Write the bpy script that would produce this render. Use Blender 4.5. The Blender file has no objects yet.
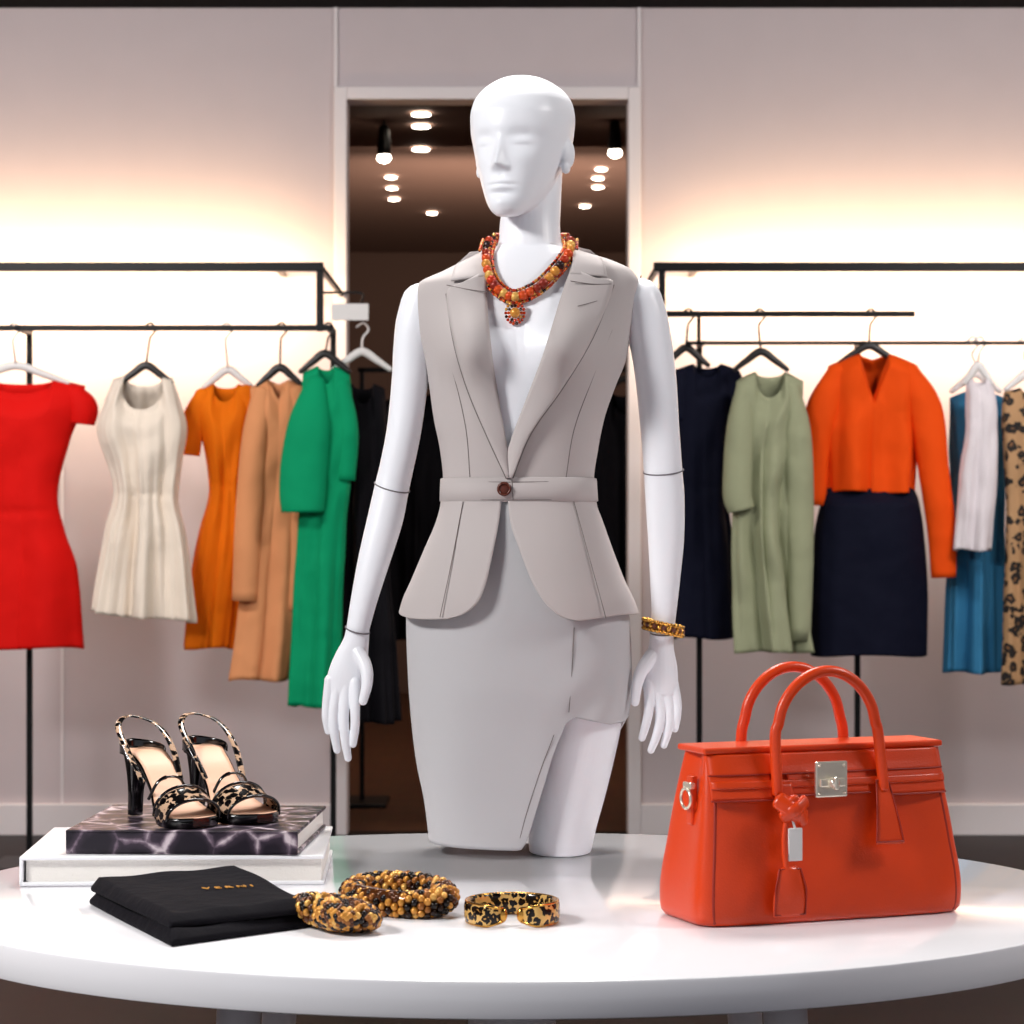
import bpy, bmesh, math, random
import numpy as np
from mathutils import Vector, Matrix
random.seed(7); rng=np.random.RandomState(7)
F=2560.; CY=-3.8; T=.62; H=T+.509
M0=.04; MD=M0-CY
def P(px,py,y):
    d=y-CY
    return Vector(((px-512)*d/F, y, H-(py-512)*d/F))
def X(px): return (px-512)*MD/F
def Z(py): return H-(py-512)*MD/F
PXM=MD/F
def srgb(c):
    return tuple(((v/255)/12.92 if v/255<=.04045 else ((v/255+.055)/1.055)**2.4) for v in c)+(1,)

# ---------------- materials
MATS={}
def mat(name,col,rough=.6,metal=0,bump=0,bscale=50,bdist=.002,coat=0,emis=0,sheen=0,var=0,spec=.5,vscale=8,sss=0):
    if name in MATS: return MATS[name]
    m=bpy.data.materials.new(name); m.use_nodes=True
    nt=m.node_tree; b=nt.nodes['Principled BSDF']
    c=srgb(col) if max(col)>1 else tuple(col)+(1,)
    b.inputs['Base Color'].default_value=c
    b.inputs['Roughness'].default_value=rough
    b.inputs['Metallic'].default_value=metal
    b.inputs['Coat Weight'].default_value=coat
    b.inputs['Sheen Weight'].default_value=sheen
    b.inputs['Specular IOR Level'].default_value=spec
    if emis:
        b.inputs['Emission Color'].default_value=c
        b.inputs['Emission Strength'].default_value=emis
    tc=nt.nodes.new('ShaderNodeTexCoord')
    if var:
        n=nt.nodes.new('ShaderNodeTexNoise'); n.inputs['Scale'].default_value=vscale; n.inputs['Detail'].default_value=2
        nt.links.new(tc.outputs['Object'],n.inputs['Vector'])
        mx=nt.nodes.new('ShaderNodeMix'); mx.data_type='RGBA'
        mx.inputs[6].default_value=tuple(v*(1-var) for v in c[:3])+(1,)
        mx.inputs[7].default_value=tuple(min(1,v*(1+var)) for v in c[:3])+(1,)
        nt.links.new(n.outputs['Fac'],mx.inputs[0]); nt.links.new(mx.outputs[2],b.inputs['Base Color'])
    if bump:
        n=nt.nodes.new('ShaderNodeTexNoise'); n.inputs['Scale'].default_value=bscale; n.inputs['Detail'].default_value=2 if bscale<20 else 5
        nt.links.new(tc.outputs['Object'],n.inputs['Vector'])
        bp=nt.nodes.new('ShaderNodeBump'); bp.inputs['Strength'].default_value=bump; bp.inputs['Distance'].default_value=bdist
        nt.links.new(n.outputs['Fac'],bp.inputs['Height']); nt.links.new(bp.outputs['Normal'],b.inputs['Normal'])
    MATS[name]=m; return m
def fabric(name,col): return mat(name,col,.8,bump=.5,bscale=6,bdist=.045,sheen=.0,var=.06,spec=.15,vscale=5)
def leopard(name,base,mid,dark,scale,rough=.4,metal=0,r0=.2,r1=.42):
    m=bpy.data.materials.new(name); m.use_nodes=True; nt=m.node_tree; b=nt.nodes['Principled BSDF']
    tc=nt.nodes.new('ShaderNodeTexCoord'); no=nt.nodes.new('ShaderNodeTexNoise'); no.inputs['Scale'].default_value=scale*1.5
    mx=nt.nodes.new('ShaderNodeMix'); mx.data_type='RGBA'; mx.blend_type='ADD'; mx.inputs[0].default_value=.9/scale
    vo=nt.nodes.new('ShaderNodeTexVoronoi'); vo.inputs['Scale'].default_value=scale
    nt.links.new(tc.outputs['Object'],no.inputs['Vector']); nt.links.new(tc.outputs['Object'],mx.inputs[6]); nt.links.new(no.outputs['Color'],mx.inputs[7])
    nt.links.new(mx.outputs[2],vo.inputs['Vector'])
    r=nt.nodes.new('ShaderNodeValToRGB'); nt.links.new(vo.outputs['Distance'],r.inputs['Fac'])
    e=r.color_ramp; e.interpolation='CONSTANT'
    e.elements[0].position=0; e.elements[0].color=srgb(mid)
    e.elements[1].position=r0; e.elements[1].color=srgb(dark)
    k=e.elements.new(r1); k.color=srgb(base)
    nt.links.new(r.outputs['Color'],b.inputs['Base Color'])
    b.inputs['Roughness'].default_value=rough; b.inputs['Metallic'].default_value=metal
    return m
def beadmat(name,cols,rough=.25,metal=.3):
    m=bpy.data.materials.new(name); m.use_nodes=True; nt=m.node_tree; b=nt.nodes['Principled BSDF']
    g=nt.nodes.new('ShaderNodeNewGeometry'); r=nt.nodes.new('ShaderNodeValToRGB'); r.color_ramp.interpolation='CONSTANT'
    nt.links.new(g.outputs['Random Per Island'],r.inputs['Fac'])
    e=r.color_ramp.elements
    while len(e)<len(cols): e.new(.5)
    for i,c in enumerate(cols):
        e[i].position=i/len(cols); e[i].color=srgb(c)
    nt.links.new(r.outputs['Color'],b.inputs['Base Color'])
    b.inputs['Roughness'].default_value=rough; b.inputs['Metallic'].default_value=metal
    return m
MW=mat('mannequin_white',(238,240,246),.36,spec=.4)
SEAM=mat('seam_dark',(105,100,105),.7)
SUIT=mat('suit_fabric',(184,176,175),.72,bump=.25,bscale=900,bdist=.0006,sheen=.15,spec=.3)
SUITL=mat('suit_seam_and_shade',(122,114,112),.9)
SKIRT=mat('skirt_fabric',(184,183,186),.72,bump=.25,bscale=900,bdist=.0006,sheen=.15,spec=.3)
BLK=mat('black_metal',(18,17,18),.4,.6)
GOLD=mat('gold',(215,160,78),.2,1)
BRS=mat('button_brown',(90,40,25),.3)
LEOG=leopard('leopard_enamel',(230,184,108),(205,150,75),(18,11,8),110,.15,.3,.14,.54)
LEOF=leopard('leopard_fabric',(176,136,96),(125,84,50),(24,18,16),30,.8,0,.16,.48)
SHOEL=leopard('shoe_snake_print',(186,154,128),(44,32,27),(8,6,7),110,.15,0,.05,.60)

# ---------------- mesh builder
def pchip(xs,ys):
    xs=np.array(xs,float); ys=np.array(ys,float); h=np.diff(xs); dl=np.diff(ys)/h; m=np.zeros(len(xs))
    m[0]=dl[0]; m[-1]=dl[-1]
    for i in range(1,len(xs)-1):
        m[i]=0 if dl[i-1]*dl[i]<=0 else 2*dl[i-1]*dl[i]/(dl[i-1]+dl[i])
    def f(x):
        x=np.clip(x,xs[0],xs[-1]); i=np.clip(np.searchsorted(xs,x)-1,0,len(h)-1)
        t=(x-xs[i])/h[i]
        return (2*t**3-3*t**2+1)*ys[i]+(t**3-2*t**2+t)*h[i]*m[i]+(-2*t**3+3*t**2)*ys[i+1]+(t**3-t**2)*h[i]*m[i+1]
    return f
def catmull(pts,n,closed=False):
    pts=[np.array(p,float) for p in pts]; out=[]; L=len(pts)
    segs=L if closed else L-1
    for i in range(segs):
        if closed: p0,p1,p2,p3=pts[(i-1)%L],pts[i],pts[(i+1)%L],pts[(i+2)%L]
        else:
            p1,p2=pts[i],pts[i+1]; p0=pts[i-1] if i>0 else 2*p1-p2; p3=pts[i+2] if i+2<L else 2*p2-p1
        for k in range(n):
            t=k/n; out.append(.5*((2*p1)+(-p0+p2)*t+(2*p0-5*p1+4*p2-p3)*t*t+(-p0+3*p1-3*p2+p3)*t**3))
    if not closed: out.append(pts[-1])
    return out
class MB:
    def __init__(s): s.v=[]; s.f=[]; s.m=[]; s.sm=[]
    def addf(s,f,m,sm=True): s.f.append(f); s.m.append(m); s.sm.append(sm)
    def grid(s,G,cu=True,cap0=False,cap1=False,m=0,cr=False,sm=True):
        G=np.array(G,float); R,C=G.shape[:2]; b=len(s.v); s.v.extend([tuple(p) for p in G.reshape(-1,3)])
        for r in range(R if cr else R-1):
            r2=(r+1)%R
            for c in range(C if cu else C-1):
                c2=(c+1)%C
                s.addf((b+r*C+c,b+r*C+c2,b+r2*C+c2,b+r2*C+c),m,sm)
        if cap0: s.addf(tuple(b+c for c in reversed(range(C))),m,False)
        if cap1: s.addf(tuple(b+(R-1)*C+c for c in range(C)),m,False)
    def tube(s,pts,rad,n=14,ref=(0,1,0),m=0,samp=5,closed=False,round_caps=True,sq=2.):
        pts=[tuple(p) for p in pts]
        if not isinstance(rad,(list,tuple)): rad=[rad]*len(pts)
        rad=[(r,r) if not isinstance(r,(list,tuple)) else r for r in rad]
        q=[np.array(list(p)+list(r)) for p,r in zip(pts,rad)]
        q=catmull(q,samp,closed); q=np.array(q); N=len(q)
        pos=q[:,:3]; ra=q[:,3]; rb=q[:,4]; ref=np.array(ref,float)
        rows=[]
        def fr(i):
            if closed: t=pos[(i+1)%N]-pos[(i-1)%N]
            else: t=pos[min(i+1,N-1)]-pos[max(i-1,0)]
            t=t/ (np.linalg.norm(t)+1e-12)
            a=ref-ref.dot(t)*t; a/= (np.linalg.norm(a)+1e-12); return t,a,np.cross(t,a)
        th=[2*math.pi*k/n for k in range(n)]
        def ring(c,a,b,x,y):
            return [c+a*x*math.copysign(abs(math.cos(u))**(2/sq),math.cos(u))+b*y*math.copysign(abs(math.sin(u))**(2/sq),math.sin(u)) for u in th]
        if not closed and round_caps:
            t,a,b=fr(0); rm=min(ra[0],rb[0])
            for k in (4,3,2,1):
                g=k/4*math.pi/2*.97; rows.append(ring(pos[0]-t*rm*math.sin(g),a,b,ra[0]*math.cos(g),rb[0]*math.cos(g)))
        for i in range(N):
            t,a,b=fr(i); rows.append(ring(pos[i],a,b,ra[i],rb[i]))
        if not closed and round_caps and round_caps!='start':
            t,a,b=fr(N-1); rm=min(ra[-1],rb[-1])
            for k in (1,2,3,4):
                g=k/4*math.pi/2*.97; rows.append(ring(pos[-1]+t*rm*math.sin(g),a,b,ra[-1]*math.cos(g),rb[-1]*math.cos(g)))
        s.grid(rows,True,not closed,not closed,m,cr=closed)
    def ball(s,c,r,m=0,seg=10,rot=None):
        if not isinstance(r,(list,tuple)): r=(r,r,r)
        rows=[]
        for i in range(seg+1):
            ph=math.pi*(i+.02)/(seg+.04)
            row=[]
            for k in range(seg+4):
                u=2*math.pi*k/(seg+4); v=Vector((r[0]*math.sin(ph)*math.cos(u),r[1]*math.sin(ph)*math.sin(u),-r[2]*math.cos(ph)))
                if rot: v=rot@v
                row.append(tuple(v+Vector(c)))
            rows.append(row)
        s.grid(rows,True,True,True,m)
    def box(s,c,size,rz=0,bev=.003,m=0,mtx=None,seg=2):
        bm=bmesh.new(); bmesh.ops.create_cube(bm,size=1)
        for v in bm.verts: v.co=Vector((v.co.x*size[0],v.co.y*size[1],v.co.z*size[2]))
        if bev: bmesh.ops.bevel(bm,geom=bm.edges[:],offset=min(bev,min(size)*.45),segments=seg,affect='EDGES',profile=.5)
        R=Matrix.Rotation(rz,4,'Z'); M=Matrix.Translation(Vector(c))@R
        if mtx: M=mtx@M
        b=len(s.v); bm.verts.index_update()
        s.v.extend([tuple(M@v.co) for v in bm.verts])
        for f in bm.faces: s.addf(tuple(b+v.index for v in f.verts),m,False)
        bm.free()
    def xf(s,M,start=0):
        for i in range(start,len(s.v)): s.v[i]=tuple(M@Vector(s.v[i]))
    def build(s,name,mats,parent=None,solid=0,remesh=0,smooth=0,sub=0,off=0):
        me=bpy.data.meshes.new(name); me.from_pydata(s.v,[],s.f); 
        if not isinstance(mats,(list,tuple)): mats=[mats]
        for k in mats: me.materials.append(k)
        me.polygons.foreach_set('material_index',s.m); me.polygons.foreach_set('use_smooth',s.sm)
        bm=bmesh.new(); bm.from_mesh(me)
        if solid==0: bmesh.ops.recalc_face_normals(bm,faces=bm.faces[:])
        bm.to_mesh(me); bm.free()
        me.update()
        o=bpy.data.objects.new(name,me); bpy.context.collection.objects.link(o)
        if parent: o.parent=parent
        if solid:
            k=o.modifiers.new('thick','SOLIDIFY'); k.thickness=solid; k.offset=off
        if remesh:
            k=o.modifiers.new('fuse','REMESH'); k.mode='VOXEL'; k.voxel_size=remesh; k.use_smooth_shade=True
        if smooth:
            k=o.modifiers.new('relax','SMOOTH'); k.iterations=smooth; k.factor=.5
        if sub:
            k=o.modifiers.new('sub','SUBSURF'); k.levels=sub; k.render_levels=sub
        return o
def empty(name,loc=(0,0,0)):
    e=bpy.data.objects.new(name,None); e.empty_display_size=.05; bpy.context.collection.objects.link(e); return e
def simplebox(name,lo,hi,m,parent=None,bev=0):
    b=MB(); lo=Vector(lo); hi=Vector(hi); b.box((lo+hi)/2,hi-lo,0,bev); return b.build(name,m,parent)

# ================= ROOM =================
WY=8.95+CY   # back wall y
CZ=H+504/F*8.95
WALL=mat('wall_paint',(198,187,190),.75,var=.03,bump=.05,bscale=120)
TRIM=mat('trim_white',(222,216,218),.5)
def wood(name,c1,c2,rough):
    m=bpy.data.materials.new(name); m.use_nodes=True; nt=m.node_tree; b=nt.nodes['Principled BSDF']
    tc=nt.nodes.new('ShaderNodeTexCoord'); mp=nt.nodes.new('ShaderNodeMapping'); mp.inputs['Scale'].default_value=(1,.18,1)
    br=nt.nodes.new('ShaderNodeTexBrick'); br.inputs['Scale'].default_value=5; br.inputs['Mortar Size'].default_value=.006
    br.inputs['Color1'].default_value=srgb(c1); br.inputs['Color2'].default_value=srgb(c2); br.inputs['Mortar'].default_value=(.01,.008,.006,1)
    n=nt.nodes.new('ShaderNodeTexNoise'); n.inputs['Scale'].default_value=30; mx=nt.nodes.new('ShaderNodeMix'); mx.data_type='RGBA'; mx.blend_type='MULTIPLY'; mx.inputs[0].default_value=.4
    nt.links.new(tc.outputs['Object'],mp.inputs['Vector']); nt.links.new(tc.outputs['Object'],br.inputs['Vector']); nt.links.new(mp.outputs[0],n.inputs['Vector'])
    nt.links.new(br.outputs['Color'],mx.inputs[6]); nt.links.new(n.outputs['Color'],mx.inputs[7]); nt.links.new(mx.outputs[2],b.inputs['Base Color'])
    b.inputs['Roughness'].default_value=rough; b.inputs['Specular IOR Level'].default_value=.2; return m
FLOOR=wood('floor_wood',(36,23,20),(28,18,16),.5)
FLOORF=wood('floor_wood_far',(120,78,55),(100,64,46),.35)
CEIL=mat('ceiling_dark',(12,10,11),.9,spec=.1)
simplebox('floor',(-4.2,-4.6,-.1),(4.2,WY+.12,0),FLOOR)
simplebox('floor_far',(-2.7,WY+.12,-.1),(2.7,12.3,0),FLOORF)
simplebox('ceiling',(-4.2,-4.6,CZ),(4.2,WY,CZ+.1),CEIL)
dx0=(347-512)/F*8.95; dx1=(628-512)/F*8.95; dz=H+412/F*8.95
b=MB()
b.box(((-4.2+dx0)/2,WY+.06,CZ/2),(dx0+4.2,.12,CZ),0,0)
b.box(((4.2+dx1)/2,WY+.06,CZ/2),(4.2-dx1,.12,CZ),0,0)
b.box(((dx0+dx1)/2,WY+.06,(CZ+dz)/2),(dx1-dx0,.12,CZ-dz),0,0)
b.build('wall_back',WALL)
simplebox('wall_left',(-4.3,-4.6,0),(-4.2,WY+.12,CZ),WALL)
simplebox('wall_right',(4.2,-4.6,0),(4.3,WY+.12,CZ),WALL)
tw=.045
simplebox('trim_1',(dx0-tw,WY-.02,0),(dx0,WY+.0,dz+tw),TRIM,bev=.004)
simplebox('trim_2',(dx1,WY-.02,0),(dx1+tw,WY,dz+tw),TRIM,bev=.004)
simplebox('trim_3',(dx0,WY-.02,dz),(dx1,WY,dz+tw),TRIM,bev=.004)
simplebox('trim_4',(dx0-tw,WY-.012,dz+tw),(dx0-tw+.012,WY,CZ),TRIM)
simplebox('trim_5',(dx1+tw-.012,WY-.012,dz+tw),(dx1+tw,WY,CZ),TRIM)
simplebox('trim_6',(dx0-1.0,WY-.006,.11),(dx0-.99,WY,1.3),TRIM)
simplebox('baseboard_left',(-4.2,WY-.02,0),(dx0-tw,WY,.11),TRIM,bev=.004)
simplebox('baseboard_right',(dx1+tw,WY-.02,0),(4.2,WY,.11),TRIM,bev=.004)
# room beyond
BW=mat('far_room_brown',(104,80,70),.8,var=.15,vscale=1.5)
BC=mat('far_room_ceiling',(120,92,80),.8)
simplebox('wall_far',(-2.6,12.2,0),(2.6,12.3,2.75),BW)
simplebox('wall_far_left',(-2.7,WY+.12,0),(-2.6,12.3,2.75),BW)
simplebox('wall_far_right',(2.6,WY+.12,0),(2.7,12.3,2.75),BW)
simplebox('ceiling_far',(-2.7,WY+.12,2.75),(2.7,12.3,2.85),BC)
EM=mat('lamp_glow',(255,240,220),.5,emis=22)
# ceiling downlights of far room
b=MB()
for px,py in [(421,113),(421,125),(421,148),(391,176),(392,187),(394,198),(432,212),(598,177),(598,186),(601,168),(585,205)]:
    d=(2.75-H)*F/(512-py); c=P(px,py,d+CY); rr_=.038 if py<160 else .028
    b.grid([[(c.x+rr_*q*math.cos(u),c.y+rr_*1.2*q*math.sin(u),2.742-.004*(q<1)) for u in np.linspace(0,2*math.pi,20,False)] for q in (1,.5,.05)],True,False,True)
b.build('ceiling_downlights',EM)
for px,py in [(384,158),(615,153)]:
    e=empty('pendant_spotlight'); c=P(px,py,9.6+CY+1)
    b=MB(); b.tube([(c.x,c.y,c.z+.03),(c.x,c.y,c.z+.12)],[.030,.022],round_caps=True); b.tube([(c.x,c.y,c.z+.12),(c.x,c.y,2.75)],.006)
    b.build('lamp_body',BLK,e)
    b=MB(); b.ball((c.x,c.y,c.z),(.028,.028,.02)); b.build('bulb',EM,e)
b=MB(); y=15.2+CY; a=P(347,211,y); b.box((0,y,a.z),(4.6,.06,.07),0,.005); b.box((-1.2,y,(a.z+2.75)/2),(.02,.02,2.75-a.z),0,0);b.box((1.2,y,(a.z+2.75)/2),(.02,.02,2.75-a.z),0,0); b.build('lighting_track',BLK)

# ================= RACKS =================
RD=7.95; RY=RD+CY
def bar(b,p,q,r=.012): b.box((Vector(p)+Vector(q))/2,(abs(q[0]-p[0])+2*r,abs(q[1]-p[1])+2*r,abs(q[2]-p[2])+2*r),0,.002)
def rz(py,d=RD): return H-(py-512)*d/F
def rx(px,d=RD): return (px-512)*d/F
# left rack
e=empty('clothing_rack'); b=MB()
bar(b,(-3.6,RY,rz(267)),(rx(319),RY,rz(267)),.014)
bar(b,(rx(320),RY,rz(267)),(rx(320),RY,rz(328)),.011)
bar(b,(-3.6,RY,rz(328)),(rx(320),RY,rz(328)),.009)
for px in (18,329,-250):
    bar(b,(rx(px),RY+.19,0),(rx(px),RY+.19,rz(328)),.009)
    bar(b,(rx(px),RY,rz(328)),(rx(px),RY+.19,rz(328)),.009)
    b.box((rx(px),RY+.19,.008),(.22,.3,.016),0,.004)
bar(b,(rx(320),RY,rz(328)),(rx(329),RY,rz(328)),.009)
bar(b,(rx(320),RY,rz(267)),(rx(320),WY-.02,rz(267)),.008)
bar(b,(-3.6,RY,rz(267)),(-3.6,WY-.02,rz(267)),.010)
b.build('frame',BLK,e)
e=empty('clothing_rack'); b=MB()
bar(b,(rx(658),RY,rz(267)),(3.6,RY,rz(267)),.014)
bar(b,(rx(658),RY,rz(267)),(rx(658),WY-.02,rz(267)),.008)
bar(b,(rx(662),RY,rz(267)),(rx(662),RY,rz(314)),.010)
bar(b,(rx(662),RY,rz(314)),(rx(912),RY,rz(314)),.009)
bar(b,(rx(690),RY+.05,rz(342)),(3.6,RY+.05,rz(342)),.006)
for px in (704,866,1150):
    bar(b,(rx(px),RY+.20,0),(rx(px),RY+.20,rz(342)),.009); b.box((rx(px),RY+.20,.008),(.22,.3,.016),0,.004)
    bar(b,(rx(px),RY+.05,rz(342)),(rx(px),RY+.20,rz(342)),.007)
bar(b,(rx(700),RY+.05,rz(342)),(rx(700),RY+.05,rz(314)),.006); bar(b,(rx(700),RY,rz(314)),(rx(700),RY+.05,rz(314)),.006)
b.build('frame',BLK,e)
# LED wash strips fixed on the wall
for nm,x0,x1 in (('led_strip_light',-3.9,dx0-.12),('led_strip_light',dx1+.12,3.9)):
    e=empty(nm); b=MB(); dd=8.95-.30; z=H+(512-267)/F*dd; yy=dd+CY; WB=WY-.004
    b.box(((x0+x1)/2,yy,z),(x1-x0,.04,.022),0,.004)
    for xx in (x0+.1,(x0+x1)/2,x1-.1): b.box((xx,(yy+WB)/2,z),(.02,WB-yy,.015),0,.002)
    b.build('housing',BLK,e)
    l=bpy.data.lights.new('strip_lamp','AREA'); l.shape='RECTANGLE'; l.size=x1-x0; l.size_y=.04; l.energy=34; l.color=(1,.66,.36)
    o=bpy.data.objects.new('strip_lamp',l); bpy.context.collection.objects.link(o); o.parent=e
    o.location=((x0+x1)/2,yy+.03,z-.01); o.rotation_euler=(math.radians(82),0,0)
    l=bpy.data.lights.new('strip_lamp_lower','AREA'); l.shape='RECTANGLE'; l.size=x1-x0; l.size_y=.04; l.energy=14; l.color=(1,.86,.70)
    o=bpy.data.objects.new('strip_lamp_lower',l); bpy.context.collection.objects.link(o); o.parent=e
    o.location=((x0+x1)/2,yy+.025,z-.02); o.rotation_euler=(math.radians(35),0,0)

HW=mat('hanger_white',(225,222,220),.4); HB=mat('hanger_black',(30,26,26),.4)
def hanger(cx,py_sh,py_rail,half,y,m,ry=None):
    if ry is None: ry=RY
    b=MB(); c=P(cx,py_sh,y); zr=H-(py_rail-512)*(ry-CY)/F
    hw=half*(y-CY)/F
    b.tube([(c.x-hw,y,c.z-.035),(c.x-hw*.55,y,c.z-.008),(c.x,y,c.z+.02),(c.x+hw*.55,y,c.z-.008),(c.x+hw,y,c.z-.035)],[(.011,.008),(.009,.011),(.008,.013),(.009,.011),(.011,.008)],ref=(0,1,0))
    b.tube([(c.x,y,c.z+.02),(c.x,ry,zr-.045),(c.x+.004,ry,zr-.028),(c.x+.02,ry,zr-.005),(c.x+.005,ry,zr+.016),(c.x-.016,ry,zr+.004)],.0035,n=8,ref=(.1,1,0))
    b.build('clothes_hanger',m)
def garment(name,rows,m,y=RY,neck=(.45,22,4,'scoop'),slope=10,D=.065,sleeves=[],folds=(.012,7),hem=0,seed=0,hang=None,seams=[],rib=.12):
    rr=np.random.RandomState(seed)
    pys=[r[0] for r in rows]; Lf=pchip(pys,[r[1] for r in rows]); Rf=pchip(pys,[r[2] for r in rows])
    N=180; R=64; nf,nd,nb,kind=neck; G=[]; ph=rr.rand(6)*6.28
    w0=(Rf(pys[0])-Lf(pys[0]))/2
    for r in range(R):
        row=[]
        for c in range(N):
            th=2*math.pi*c/N; s=math.sin(th); f=math.cos(th); a=abs(s)
            top=pys[0]+slope*max(0,(a-nf)/(1-nf))**1.2
            if a<nf:
                dep=nd if f>0 else nb
                k=1-a/nf
                top+=dep*(k if kind=='v' else math.sqrt(max(0,1-(a/nf)**2)))
            hm=pys[-1]+hem*s+1.2*math.sin(3*th+ph[0])
            t=r/(R-1)
            py=top+(hm-top)*t
            L=float(Lf(py)); Rr=float(Rf(py)); cx=(L+Rr)/2; w=(Rr-L)/2
            fac=math.sqrt(min(1,t/.1)); fm=.5*min(1,max(0,(nf-a)/nf*2.5)); fac=max(fac,fm)
            down=max(0,(py-pys[0])/(pys[-1]-pys[0]))
            fa=folds[0]*(down**1.4+.18)
            fo=fa*(math.sin(folds[1]*th+ph[1]+1.2*down)+.5*math.sin(folds[1]*1.7*th+ph[2]-down*2)+rib*math.sin(folds[1]*3.1*th+ph[3]+down*3))
            # soft diagonal drapes over chest and hip
            fo+=folds[0]*.30*math.sin(py/11.+s*4+ph[4])*math.exp(-((down-.28)/.2)**2)
            fo+=folds[0]*.22*math.sin(py/16.-s*5+ph[5])*math.exp(-((down-.62)/.2)**2)
            dd=D*(.55+.45*w/max(1,w0))*fac
            for sp in seams: dd-=.007*math.exp(-((py-sp)/2.5)**2)
            yy=y-f*dd-fo*f*fac
            pp=P(cx+w*s,py,y)
            row.append((pp.x+fo*.4*s,yy,pp.z))
        G.append(row)
    b=MB(); b.grid(G,True)
    for sl in sleeves:
        pts=[];rad=[]
        for i,q in enumerate(sl):
            p=P(q[0],q[1],y); yo=q[3] if len(q)>3 else -.01
            k=.72 if i==0 else 1
            pts.append((p.x,y+yo,p.z)); rad.append((q[2]*k*(y-CY)/F,k*min(.04,q[2]*(y-CY)/F*.8)))
        b.tube(pts,rad,n=20,ref=(1,0,0),round_caps='start',samp=8)
    o=b.build(name,m if isinstance(m,list) else [m],solid=.003)
    if hang: hanger(*hang)
    return o
RED=fabric('red_fabric',(218,16,10)); CRM=fabric('cream_fabric',(236,222,206)); ORG=fabric('orange_fabric',(234,116,8))
TAN=fabric('tan_fabric',(222,150,102)); GRN=fabric('green_fabric',(2,150,100)); BLKF=fabric('black_fabric',(14,12,18)); NVY=fabric('navy_fabric',(7,10,30))
SAGE=fabric('sage_fabric',(152,156,126)); ORR=fabric('orange_red_fabric',(230,76,8)); BLU=fabric('blue_fabric',(52,118,158)); WHT=fabric('white_fabric',(222,214,218))
garment('red_dress',[(380,-42,86),(410,-36,82),(440,-20,70),(500,-10,58),(530,-17,65),(570,-28,78),(648,-38,84)],RED,y=RY+.05,neck=(.5,14,4,'s'),slope=6,
  sleeves=[[(76,394,13),(84,408,14),(83,424,12)],[(-30,394,13),(-40,408,14),(-40,424,12)]],folds=(.009,4),seed=1,hang=(16,372,328,52,RY+.05,HW),seams=[512],rib=.05)
garment('cream_dress',[(376,116,172),(400,106,180),(425,98,186),(460,108,182),(496,116,176),(530,108,184),(580,99,190),(617,94,194)],CRM,y=RY-.07,neck=(.66,34,10,'s'),slope=3,folds=(.026,7),hem=5,seed=2,D=.055,hang=(146,372,328,26,RY-.07,HB),seams=[494],rib=.25)
garment('orange_dress',[(384,196,256),(410,194,256),(440,202,250),(488,210,242),(530,200,246),(590,190,240),(648,184,234)],ORG,y=RY+.07,neck=(.4,18,4,'s'),slope=8,folds=(.016,5),seed=3,D=.05,
  sleeves=[[(204,396,12),(194,420,11),(190,455,10)],[(246,392,12),(252,415,12),(254,440,11)]],hang=(228,376,328,24,RY+.07,HW),seams=[486])
garment('tan_coat',[(380,250,306),(420,252,308),(480,250,304),(560,242,298),(640,234,294),(680,228,290)],TAN,y=RY-.02,neck=(.35,20,4,'v'),slope=8,folds=(.014,4),seed=4,D=.04,
  sleeves=[[(262,394,13),(256,440,13,-.03),(250,520,13,-.045),(246,600,12,-.045)],[(298,392,11),(302,440,11),(300,520,11),(296,610,10)]],hang=(280,374,328,22,RY-.02,HB))
garment('green_dress',[(366,304,348),(400,302,352),(440,306,352),(480,306,350),(520,299,346),(600,295,342),(706,291,338)],GRN,y=RY-.10,neck=(.35,18,4,'s'),slope=7,folds=(.014,4),seed=5,D=.035,
  sleeves=[[(316,384,14),(311,420,20,-.035),(306,460,23,-.045),(304,490,23,-.045),(304,512,21,-.045)],[(342,386,10),(347,430,11),(345,480,10)]],hang=(325,360,328,24,RY-.10,HB))
garment('black_dress',[(384,342,384),(430,340,388),(520,344,386),(620,342,392),(722,340,398)],BLKF,y=RY+.05,neck=(.5,20,5,'s'),slope=5,folds=(.02,6),seed=6,D=.05)
hanger(362,358,328,28,RY+.0,HW)
garment('navy_dress',[(364,676,738),(400,676,736),(440,676,732),(500,680,728),(560,676,734),(638,674,738)],NVY,y=RY+.07,neck=(.42,14,4,'s'),slope=6,folds=(.010,5),seed=7,D=.05,
  sleeves=[[(732,376,12),(736,395,11),(735,420,9)],[(680,376,12),(678,395,11),(678,420,9)]],hang=(686,354,314,22,RY+.07,HB),seams=[488])
garment('sage_dress',[(372,738,802),(410,734,802),(460,730,794),(520,732,790),(600,734,800),(652,738,808)],SAGE,y=RY-.07,neck=(.45,26,5,'s'),slope=9,folds=(.028,5),seed=8,D=.045,
  sleeves=[[(790,388,12),(797,440,14),(800,540,13),(799,640,11)],[(744,388,11),(739,430,13,-.03),(736,490,14,-.045),(740,510,13,-.045)]],hang=(761,358,314,26,RY-.07,HB))
garment('orange_blouse',[(354,830,918),(390,826,918),(430,826,918),(470,826,916),(492,826,914)],ORR,y=RY+.02,neck=(.34,44,5,'v'),slope=12,folds=(.020,5),seed=9,D=.06,
  sleeves=[[(908,374,16),(924,410,17,-.02),(932,470,15,-.03),(940,530,14,-.03),(942,577,12,-.03)],[(838,374,16),(822,410,16),(816,450,13),(814,505,11)]],hang=(869,352,314,30,RY+.02,HB),rib=.05)
garment('navy_skirt',[(486,828,912),(500,822,918),(540,814,924),(600,811,927),(655,812,926)],NVY,y=RY+.02,neck=(.9,3,0,'s'),slope=1,folds=(.004,4),seed=10,D=.085)
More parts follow.
